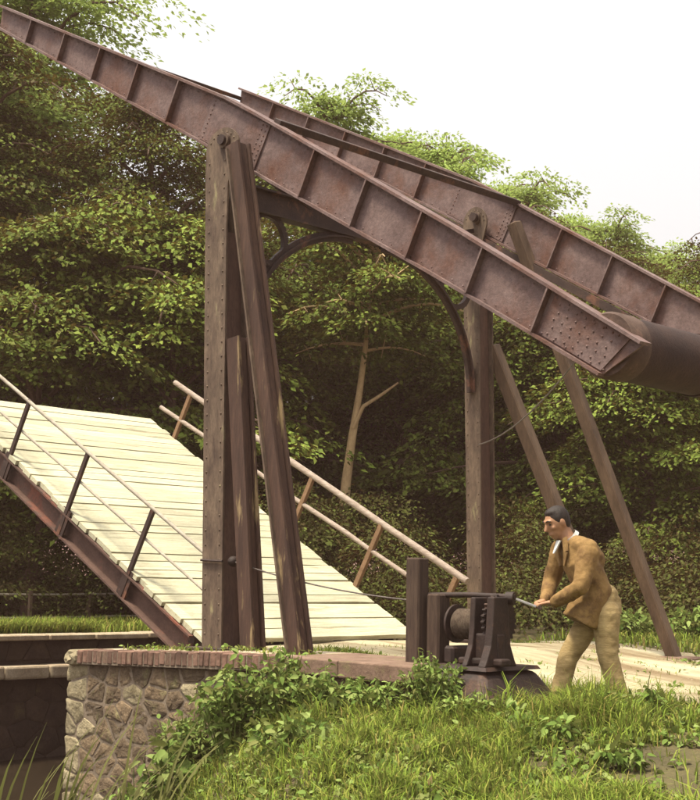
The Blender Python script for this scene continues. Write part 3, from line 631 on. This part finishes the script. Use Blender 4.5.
# ------------------------------------------------------------------ foliage generators
def pos(u, d): p = CAM+fwh*d+rth*((u-350)/1425*d); return p.x, p.y
def norm(a): return a/np.maximum(1e-9, np.linalg.norm(a, axis=-1, keepdims=True))
def sprays(rs, C, out, a, b, nl, L, wd, tilt=.25, thick=.05, jit=.45, droop=.3, fine=False):
    """leafy sprays: flat, slightly drooping fans of leaves. C, out (n,3); a,b (n,) radii"""
    n = len(C); C = np.repeat(C, nl, 0); out = np.repeat(out, nl, 0); a = np.repeat(a, nl); b = np.repeat(b, nl); N = n*nl
    h = out.copy(); h[:, 2] = 0; h = norm(h+rs.normal(0, 1e-3, h.shape)); upv = np.array([0, 0, 1.]); nr = norm(upv+h*tilt); t = norm(np.cross(np.cross(nr, h), nr)); s = np.cross(nr, t)
    rho = np.sqrt(rs.uniform(0, 1, N)); th = rs.uniform(0, 2*np.pi, N); ca, sa = (rho*np.cos(th))[:, None], (rho*np.sin(th))[:, None]
    P = C+t*ca*a[:, None]+s*sa*b[:, None]+nr*rs.normal(0, 1, (N, 1))*thick-upv*(droop*rho**2*a)[:, None]
    D = norm(t*(ca+.35)+s*sa+rs.normal(0, .35, (N, 3))-upv*.15); nn = norm(nr+rs.normal(0, jit, (N, 3))); S = norm(np.cross(nn, D)); nn = np.cross(D, S)
    l = (L*rs.uniform(.7, 1.25, N))[:, None]; w_ = l*wd
    if fine:      # eight point leaf folded along its midrib
        q = lambda f, s_, h_: P+D*l*f+S*w_*s_+nn*l*h_
        return np.stack([q(0, 0, 0), q(.16, .8, .05), q(.42, 1, .08), q(.5, 0, .0), q(.74, .62, .02), q(1, 0, -.12), q(.74, -.62, .02), q(.42, -1, .08), q(.16, -.8, .05)], 1).reshape(-1, 3)
    V = np.stack([P, P+D*l*.45+S*w_+nn*l*.06, P+D*l-nn*l*.08, P+D*l*.45-S*w_+nn*l*.06], 1).reshape(-1, 3)
    return V
def quads(V): return np.arange(len(V)).reshape(-1, 4)
def fineleaf(V): k = np.arange(0, len(V), 9)[:, None]; return np.concatenate([k+np.array([f]) for f in ((0, 1, 2, 3), (3, 2, 4, 5), (3, 5, 6, 7), (0, 3, 7, 8))])
def make_tree(seed, Ht, Rc, zb, trunk_r, leaf, nb=60, nl=60, L=.105, lean=(0, 0), flat=.75, spray=(.45, .85), bark='bark', extra=None, wb=1):
    rs = np.random.RandomState(seed); m = MB(); k = 9
    path = [Vector((lean[0]*(i/k)**1.4+.12*wb*math.sin(i*1.3+seed), lean[1]*(i/k)**1.4+.1*wb*math.sin(i*1.7+seed*2), Ht*.93*i/k)) for i in range(k+1)]; path[0].z = -.3
    m.tube(path, [trunk_r*(1-(i/k)**.8)+.008 for i in range(k+1)], 9)
    C, O, A = [], [], []
    for i in range(nb):
        f = (i+.5)/nb; f = f**.9; z = zb+(Ht-zb)*f; prof = (1-f**2.2)**.6*(.55+.45*min(1, f*3.0)); Lb = max(.45, Rc*prof*rs.uniform(.62, 1.12))
        az = i*2.39996+rs.uniform(-.4, .4); ti = min(k-.001, z/(Ht*.93)*k); q = path[int(ti)].lerp(path[int(ti)+1], ti-int(ti)); q.z = min(q.z, Ht*.93)
        rise = Lb*rs.uniform(.05, .5)*(1 if f > .35 else .5); d = Vector((math.cos(az), math.sin(az), 0)); pts = []
        for j in range(6):
            g = j/5; pts.append(q+d*Lb*g+Vector((0, 0, rise*math.sin(g*2.3)-.12*Lb*g*g)))
        m.tube(pts, [max(.008, .02+.012*Lb)*(1-.8*j/5) for j in range(6)], 5, cap=False)
        g = .30 if Lb > 1 else .6
        sd = Vector((-d.y, d.x, 0))
        while g <= 1.02:
            for sgn in ((-1, 1) if g < .9 else (0,)):
                gi = min(4.99, g*5); q2 = pts[int(gi)].lerp(pts[int(gi)+1], gi-int(gi))
                off = sd*sgn*rs.uniform(.15, .5)*(.3+.25*Lb)*(1.1-.5*g); c = q2+off+Vector((0, 0, rs.uniform(-.25, .25)))
                C.append(c); o_ = d+sd*sgn*.6; O.append(o_); A.append(rs.uniform(*spray))
                if sgn: m.tube([q2, c], [.012, .006], 4, cap=False)
            g += rs.uniform(.5, .95)/max(Lb, .8)
    if extra: extra(m, C, O, A, rs)
    A = np.array(A); V = sprays(rs, np.array([tuple(c) for c in C]), np.array([tuple(c) for c in O]), A, A*flat, nl, L, .30)
    tm = m.mesh('trunk', smooth=True); tm.materials.append(MATS[bark]); return tm, npmesh('crown', V, quads(V), leaf)
def place_tree(var, u, d, sc_, rz, label, group='trees of the wood behind the bridge', leaf=None, xy=None):
    x, y = xy or pos(u, d); z = ground(x, y); o = thing('tree', (x, y, z), label, 'tree', group); o.rotation_euler.z = rz; o.scale = sc_ if hasattr(sc_, '__len__') else (sc_, sc_, sc_)
    for nm, me in zip(('trunk', 'crown'), var):
        c = bpy.data.objects.new(nm, me); col.objects.link(c); c.parent = o
        if nm == 'crown' and leaf: c.material_slots[0].link = 'OBJECT'; c.material_slots[0].material = MATS[leaf]
    return o
TA = make_tree(1, 12.2, 3.9, 1.6, .22, 'leaf_a', 70, 190, L=.105, spray=(.55, 1.15), flat=.7)
TB = make_tree(2, 10.4, 3.7, 1.5, .18, 'leaf_b', 58, 230, L=.085, spray=(.6, 1.25), flat=.65)
TC = make_tree(3, 10.6, 3.3, 2.0, .17, 'leaf_c', 66, 110, L=.10, spray=(.3, .75))
TD = make_tree(4, 7.6, 3.3, 1.6, .13, 'leaf_b', 40, 190, L=.125, spray=(.6, 1.15), flat=.6)
for var, u, d, s_, rz, lab, lf in (  # leaf_a on the shaded trees puts the wood's darkness into leaf colour
    (TA, -55, 27, 1.0, .3, 'tall dark tree at the left edge behind the raised deck', None),
    (TA, 12, 31, 1.27, 2.1, 'tallest tree, its crown rising above the near girder tip', 'leaf_c'),
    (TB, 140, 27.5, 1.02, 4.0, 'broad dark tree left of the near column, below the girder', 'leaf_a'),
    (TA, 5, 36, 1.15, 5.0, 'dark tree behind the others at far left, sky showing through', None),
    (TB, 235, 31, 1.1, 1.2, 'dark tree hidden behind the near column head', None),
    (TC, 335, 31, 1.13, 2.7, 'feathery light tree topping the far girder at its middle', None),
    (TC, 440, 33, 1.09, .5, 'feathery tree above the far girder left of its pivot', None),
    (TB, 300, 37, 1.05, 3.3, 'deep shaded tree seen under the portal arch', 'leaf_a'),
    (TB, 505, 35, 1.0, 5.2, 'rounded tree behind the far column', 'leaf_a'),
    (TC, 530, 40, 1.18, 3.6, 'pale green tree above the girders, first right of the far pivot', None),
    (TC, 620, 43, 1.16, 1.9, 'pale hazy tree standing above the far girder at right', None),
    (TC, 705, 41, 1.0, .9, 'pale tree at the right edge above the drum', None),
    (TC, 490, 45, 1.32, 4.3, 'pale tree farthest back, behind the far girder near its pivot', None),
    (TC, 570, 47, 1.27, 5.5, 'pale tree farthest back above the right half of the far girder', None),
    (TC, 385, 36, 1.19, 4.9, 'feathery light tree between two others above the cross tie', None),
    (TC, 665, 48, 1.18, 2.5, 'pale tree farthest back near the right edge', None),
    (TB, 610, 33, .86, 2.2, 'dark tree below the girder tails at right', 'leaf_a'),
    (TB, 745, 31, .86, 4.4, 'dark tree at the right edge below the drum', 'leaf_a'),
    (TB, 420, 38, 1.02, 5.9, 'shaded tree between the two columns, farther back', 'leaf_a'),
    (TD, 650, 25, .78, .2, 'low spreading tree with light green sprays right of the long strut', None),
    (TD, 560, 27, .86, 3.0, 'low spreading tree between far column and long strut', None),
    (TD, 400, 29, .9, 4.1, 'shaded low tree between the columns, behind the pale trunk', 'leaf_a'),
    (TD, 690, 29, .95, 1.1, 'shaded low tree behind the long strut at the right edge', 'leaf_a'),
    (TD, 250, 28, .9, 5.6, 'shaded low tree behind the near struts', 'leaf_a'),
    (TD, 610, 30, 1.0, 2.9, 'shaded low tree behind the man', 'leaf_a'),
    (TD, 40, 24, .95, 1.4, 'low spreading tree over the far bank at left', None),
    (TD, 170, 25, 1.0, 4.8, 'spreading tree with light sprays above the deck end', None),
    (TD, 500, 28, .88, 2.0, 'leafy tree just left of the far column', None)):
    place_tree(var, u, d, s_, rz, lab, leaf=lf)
def fork(m, C, O, A, rs):
    m.tube([(.24, 0, 3.55), (.42, -.02, 3.95), (.72, .0, 4.15), (1.05, .05, 4.4)], [.045, .036, .03, .016], 7)
TE = make_tree(7, 8.2, 3.0, 4.9, .14, 'leaf_b', 38, 130, lean=(.75, .1), spray=(.5, .95), bark='pale_bark', extra=fork, wb=.25)
place_tree(TE, 340, 25.5, 1.0, YAW, 'slender pale trunked tree with a side branch, framed between the columns')
# undergrowth mass of the wood
def undergrowth():
    rs = np.random.RandomState(21); C, O, A = [], [], []
    for i in range(111):
        u = rs.uniform(-90, 790); d = rs.uniform(20, 34)
        if i < 6: u, d = (318, 338, 356, 375, 395, 300)[i], 24.6+.2*(i % 2)
        x, y = pos(u, d)
        if ground(x, y) < -.6 or (d < 23 and u < 260): continue
        if x > -1.2 and y < 8.6+.35*max(0, x): continue
        r = rs.uniform(.7, 1.6); ht = rs.uniform(.7, 1.5) if rs.uniform() < .6 else rs.uniform(1.4, 2.9)
        if i < 6: ht = 2.3
        z = ground(x, y)
        for k in range(24):
            az = rs.uniform(0, 2*np.pi); f = rs.uniform(.05, 1); rr_ = r*math.sqrt(max(.05, 1-f*f))*rs.uniform(.7, 1.1); o_ = (math.cos(az), math.sin(az), .3)
            C.append((x+o_[0]*rr_, y+o_[1]*rr_, z+ht*f)); O.append(o_); A.append(rs.uniform(.3, .75))
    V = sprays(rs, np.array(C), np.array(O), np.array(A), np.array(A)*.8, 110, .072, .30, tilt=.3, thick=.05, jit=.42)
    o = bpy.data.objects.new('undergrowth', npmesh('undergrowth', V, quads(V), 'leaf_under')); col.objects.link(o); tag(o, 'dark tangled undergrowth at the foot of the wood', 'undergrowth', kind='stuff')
undergrowth()

# ------------------------------------------------------------------ near plants
def leafy_plant(name, x, y, h, r, nst, L, nl, label, cat, mname='weed_leaf', seed=0, wd=.25, z=None, group=None):
    rs = np.random.RandomState(seed); z = ground(x, y) if z is None else z; o = thing(name, (x, y, z), label, cat, group); m = MB(); C, O, A = [], [], []
    for i in range(nst):
        az = rs.uniform(0, 6.28); rr_ = r*math.sqrt(rs.uniform(0, 1)); hh = h*rs.uniform(.6, 1.1)*(1-.35*rr_/r); b0 = Vector((math.cos(az)*rr_*.5, math.sin(az)*rr_*.5, -.05)); tp = Vector((math.cos(az)*rr_*1.1, math.sin(az)*rr_*1.1, hh))
        md = b0.lerp(tp, .5)+Vector((0, 0, .06)); m.tube([Vector((x, y, z))+q for q in (b0, md, tp)], [.006, .005, .003], 5, cap=False)
        for j in range(nl):
            f = rs.uniform(.25, 1.0); q = b0.lerp(md, f*2) if f < .5 else md.lerp(tp, f*2-1); a2 = rs.uniform(0, 6.28); C.append(tuple(q)); O.append((math.cos(a2), math.sin(a2), 0)); A.append(.05)
    V = sprays(rs, np.array(C), np.array(O), np.array(A), np.array(A), 2, L, wd, tilt=.5, jit=.4, thick=.01, droop=0, fine=True)
    m.build('stem', mname, o); l = bpy.data.objects.new('foliage', npmesh('foliage', V, fineleaf(V), mname)); col.objects.link(l); l.parent = o
    return o
def upos(u, y):   # world x on the line y = const seen under column u of the picture (ground placement only)
    a = (u-350)/1425; dx = fwh.x+rth.x*a; dy = fwh.y+rth.y*a; return CAM.x+dx/dy*(y-CAM.y)
for i, (u, y, h, r, n, L, nl, lab) in enumerate((
    (205, -.80, .66, .34, 40, .075, 12, 'leafy nettle clump against the abutment below the near column'),
    (245, -.95, .72, .36, 44, .08, 12, 'tallest nettle clump climbing to the brick coping'),
    (285, -.85, .60, .34, 38, .07, 12, 'leafy weed clump under the raking struts'),
    (185, -1.15, .7, .28, 14, .13, 6, 'broad leaved weed with dried leaves at the foot of the abutment'),
    (330, -.85, .40, .30, 32, .065, 10, 'low weed clump under the coping slabs'),
    (375, -.80, .30, .28, 28, .06, 10, 'small weed clump below the right end of the coping'),
    (432, -.62, .50, .24, 30, .05, 12, 'yellowish weed clump growing in front of the winch'),
    (462, -.70, .26, .24, 18, .05, 8, 'small yellowish weed at the foot of the winch plinth'),
    (150, -.95, .7, .26, 20, .09, 8, 'leafy weed at the bare left part of the abutment face'),
    (300, -1.7, .30, .32, 24, .075, 7, 'bramble clump on the grass in the middle foreground'))):
    leafy_plant('weed_plant', upos(u, y), y, h, r, n, L, nl, lab, 'weed', seed=40+i)
for i, (u, d, h, r, n, L) in enumerate(((625, 8.9, .16, .16, 9, .08), (555, 9.6, .20, .2, 11, .075), (515, 9.9, .2, .2, 10, .075), (650, 10.2, .22, .25, 12, .075), (595, 10.25, .24, .24, 13, .075))):
    x, y = pos(u, d); leafy_plant('weed_plant', x, y, h, r, n, L, 6, ('round leaved weed at the edge of the bare soil', 'weed tuft in the grass below the winch and man', 'weed tuft in the grass below the winch plinth', 'weed tuft right of the man beside the road', 'weed tuft hiding the feet of the man')[i], 'weed', seed=60+i)
for i, (x, y, h, r, lab) in enumerate(((.9, 7.4, .55, .6, 'light leafy shrub behind the road, at the foot of the long strut'), (1.9, 8.1, .6, .7, 'light leafy shrub behind the road at the right edge'), (-.3, 6.8, .45, .55, 'light leafy shrub behind the road beside the man'), (-1.0, 5.9, .4, .5, 'low leafy shrub behind the winch'))):
    leafy_plant('roadside_shrub', x, y, h, r, 46, .09, 10, lab, 'shrub', seed=80+i)
# reeds by the water
def reed(x, y, z, n, h, label, seed, dirb):
    rr = random.Random(seed); o = thing('reed_plant', (x, y, z), label, 'reeds', 'reeds at the canal edge'); 
    for i in range(n):
        m = MB(); az = dirb+rr.uniform(-1.2, 1.2); hh = h*rr.uniform(.5, .95); bend = rr.uniform(.15, .7); w_ = rr.uniform(.012, .022); b0 = Vector((x+rr.uniform(-.12, .12), y+rr.uniform(-.12, .12), z-.1)); d = Vector((math.cos(az), math.sin(az), 0)); s_ = Vector((-d.y, d.x, 0)); vs = []; k = 7
        for j in range(k+1):
            f = j/k; q = b0+d*bend*hh*f**2.2+Vector((0, 0, hh*(f-.28*bend*f**3))); ww = w_*(1-f**3)*(.5+.5*min(1, f*4))+.001; vs += [q-s_*ww, q+s_*ww-d*.004]
        m.add(vs, [(2*j, 2*j+1, 2*j+3, 2*j+2) for j in range(k)]); m.build('reed_blade', 'reed_blade', o, True)
for i, (u, d, n, h, lab, db) in enumerate(((20, 10.8, 12, 1.75, 'reed clump in the bottom left corner', 0.2), (75, 11.5, 13, 2.0, 'reed clump in front of the abutment corner', .6), (120, 11.6, 14, 1.9, 'reed clump leaning up the abutment face', .9), (160, 11.2, 10, 1.3, 'reed clump beside the broad leaved weed', 1.2), (95, 10.6, 11, 1.5, 'lowest reed clump at the bottom edge', .4))):
    x, y = pos(u, d); reed(x, y, max(ground(x, y), -1.85), n, h, lab, i, db)
# grass
def grass():
    rs = np.random.RandomState(9); P = []; Hh = []
    bx, by = pos(690, 8.75)
    def ok(x, y):
        if -1.75 < x < 2.88 and -.64 < y < .32: return False
        if 2.66 < x < 3.55 and -.55 < y < .45: return False
        return True
    def dens(x, y): return .5+.5*math.sin(1.9*x+.7*y+1)*math.sin(1.3*y-1.1*x)+.25*math.sin(5*x+4*y)
    tuf = [(pos(rs.uniform(120, 780), rs.uniform(6.8, 12.3)), rs.uniform(.10, .32), rs.uniform(.5, 1.9)) for _ in range(230)]
    T = np.array([(a[0][0], a[0][1], a[1], a[2]) for a in tuf])
    for i in range(80000):
        d = rs.uniform(6.6, 12.8); u = rs.uniform(110, 790); x, y = pos(u, d)
        if not ok(x, y): continue
        if y > .75+.08*max(0, x-2) and x > -.5: continue
        z = ground(x, y)
        if z < -1.5: continue
        soil = math.hypot((x-bx)/.58, (y-by)/.42)
        if soil < 1 and rs.uniform() < .93: continue
        q = np.hypot(T[:, 0]-x, T[:, 1]-y)/T[:, 2]; k = int(np.argmin(q)); tf = max(0, 1-q[k])*T[k, 3]
        if rs.uniform() > .30+.9*tf+.3*dens(x, y): continue
        P.append((x, y, z)); Hh.append((rs.uniform(.03, .09)+.11*tf*rs.uniform(.5, 1.3))*(1.5 if rs.uniform() < .06 else 1)+(.08 if math.hypot(x-3.9, y+.2) < .8 else 0))
    for i in range(24000):   # verges: strip behind the coping, road edge, far bank
        k = rs.choice([0, 1, 1, 2, 2, 3, 3, 3])
        if k == 0: x, y = rs.uniform(.7, 2.8), rs.uniform(.32, .85)
        elif k == 1: x, y = rs.uniform(-.6, 9), rs.uniform(5.4, 8.2)
        elif k == 2: x, y = rs.uniform(-8.8, -6.65), rs.uniform(-.5, 6)
        else: x, y = rs.uniform(-7.4, -6.65), rs.uniform(.6, 3.4)
        P.append((x, y, ground(x, y))); Hh.append(rs.uniform(.05, .12) if k == 0 else rs.uniform(.06, .2) if k == 1 else rs.uniform(.1, .3)); 
    for i in range(260): x = rs.uniform(-1.0, 1.4); P.append((x, rs.uniform(-.40, -.1), zc(x)-.012)); Hh.append(rs.uniform(.03, .08))
    for i in range(70):
        cx, cy = rs.uniform(0, 7), rs.uniform(1.0, 5.6)
        for k in range(26): x, y = cx+rs.normal(0, .16), cy+rs.normal(0, .07); P.append((x, y, ground(x, y))); Hh.append(rs.uniform(.03, .09))
    P = np.array(P); Hh = np.array(Hh); N = len(P); az = rs.uniform(0, 6.28, N); d = np.stack([np.cos(az), np.sin(az), 0*az], 1); s = np.stack([-np.sin(az), np.cos(az), 0*az], 1); b = rs.uniform(.15, 1.2, N)*Hh; w_ = (rs.uniform(.0025, .0065, N)*np.where((P[:, 0] < -5) | (P[:, 1] > 5), 2., 1.))[:, None]
    up_ = np.array([0, 0, 1.]); m1 = P+d*(b*.3)[:, None]+up_*(Hh*.6)[:, None]; tp = P+d*b[:, None]+up_*(Hh*(1-.25*b/Hh))[:, None]
    V = np.stack([P-s*w_, P+s*w_, m1+s*w_*.8, m1-s*w_*.8, tp+s*w_*.15, tp-s*w_*.15], 1).reshape(-1, 3); k = np.arange(N)*6
    Fq = np.concatenate([np.stack([k, k+1, k+2, k+3], 1), np.stack([k+3, k+2, k+4, k+5], 1)])
    o = bpy.data.objects.new('grass', npmesh('grass', V, Fq, 'grass_blade')); col.objects.link(o); tag(o, 'rough green grass on the bank in the foreground', 'grass', kind='stuff')
    # ground cover: small round leaves among the grass
    idx = rs.choice(N, 6500); idx = idx[(P[idx, 2] > -1.5)]; C = P[idx]+np.array([0, 0, .04]); az = rs.uniform(0, 6.28, len(C)); V = sprays(rs, C, np.stack([np.cos(az), np.sin(az), 0*az], 1), np.full(len(C), .05), np.full(len(C), .05), 4, .05, .40, tilt=.3, thick=.015, jit=.35, fine=True)
    o = bpy.data.objects.new('ground_cover', npmesh('ground_cover', V, fineleaf(V), 'weed_leaf')); col.objects.link(o); tag(o, 'small leafy ground cover scattered through the grass', 'ground cover', kind='stuff')
    C = np.array([(x, y, ground(x, y)+.015) for x, y in (pos(rs.uniform(130, 780), rs.uniform(7, 11.5)) for _ in range(420)) if ok(x, y)]); az = rs.uniform(0, 6.28, len(C)); V = sprays(rs, C, np.stack([np.cos(az), np.sin(az), 0*az], 1), np.full(len(C), .02), np.full(len(C), .02), 1, .06, .3, tilt=.2, thick=.01, jit=.3)
    o = bpy.data.objects.new('fallen_leaves', npmesh('fallen_leaves', V, quads(V), 'litter_leaf')); col.objects.link(o); tag(o, 'dry fallen leaves scattered on the grass', 'leaves', kind='stuff')
grass()

# ------------------------------------------------------------------ warm haze volume, added to lift and redden the dark tones
hz = MB(); hz.box((0, 0, 8.4), (1600, 1600, 23.6)); ho = hz.build('haze', 'wire'); ho.data.materials.clear()
hm = bpy.data.materials.new('haze_lift'); hm.use_nodes = True; hn = hm.node_tree.nodes; hn.remove(hn['Principled BSDF'])
pv_ = hn.new('ShaderNodeVolumePrincipled'); pv_.inputs['Color'].default_value = (1, .62, .50, 1); pv_.inputs['Density'].default_value = .0009
hm.node_tree.links.new(pv_.outputs[0], hn['Material Output'].inputs['Volume']); ho.data.materials.append(hm); tag(ho, 'thin warm haze added to lift and redden the dark tones', 'haze', kind='stuff')

def pebbles():
    rs = random.Random(8); m = MB()
    for i in range(900):
        x, y = rs.uniform(.2, 8), rs.uniform(1.0, 5.6); r = rs.uniform(.004, .012); m.ball((x, y, ground(x, y)+.026), (r*1.3, r, r*.8), 5, 4)
    o = m.build('road_gravel', 'coping_top'); tag(o, 'loose gravel scattered on the dirt road', 'gravel', kind='stuff')
pebbles()
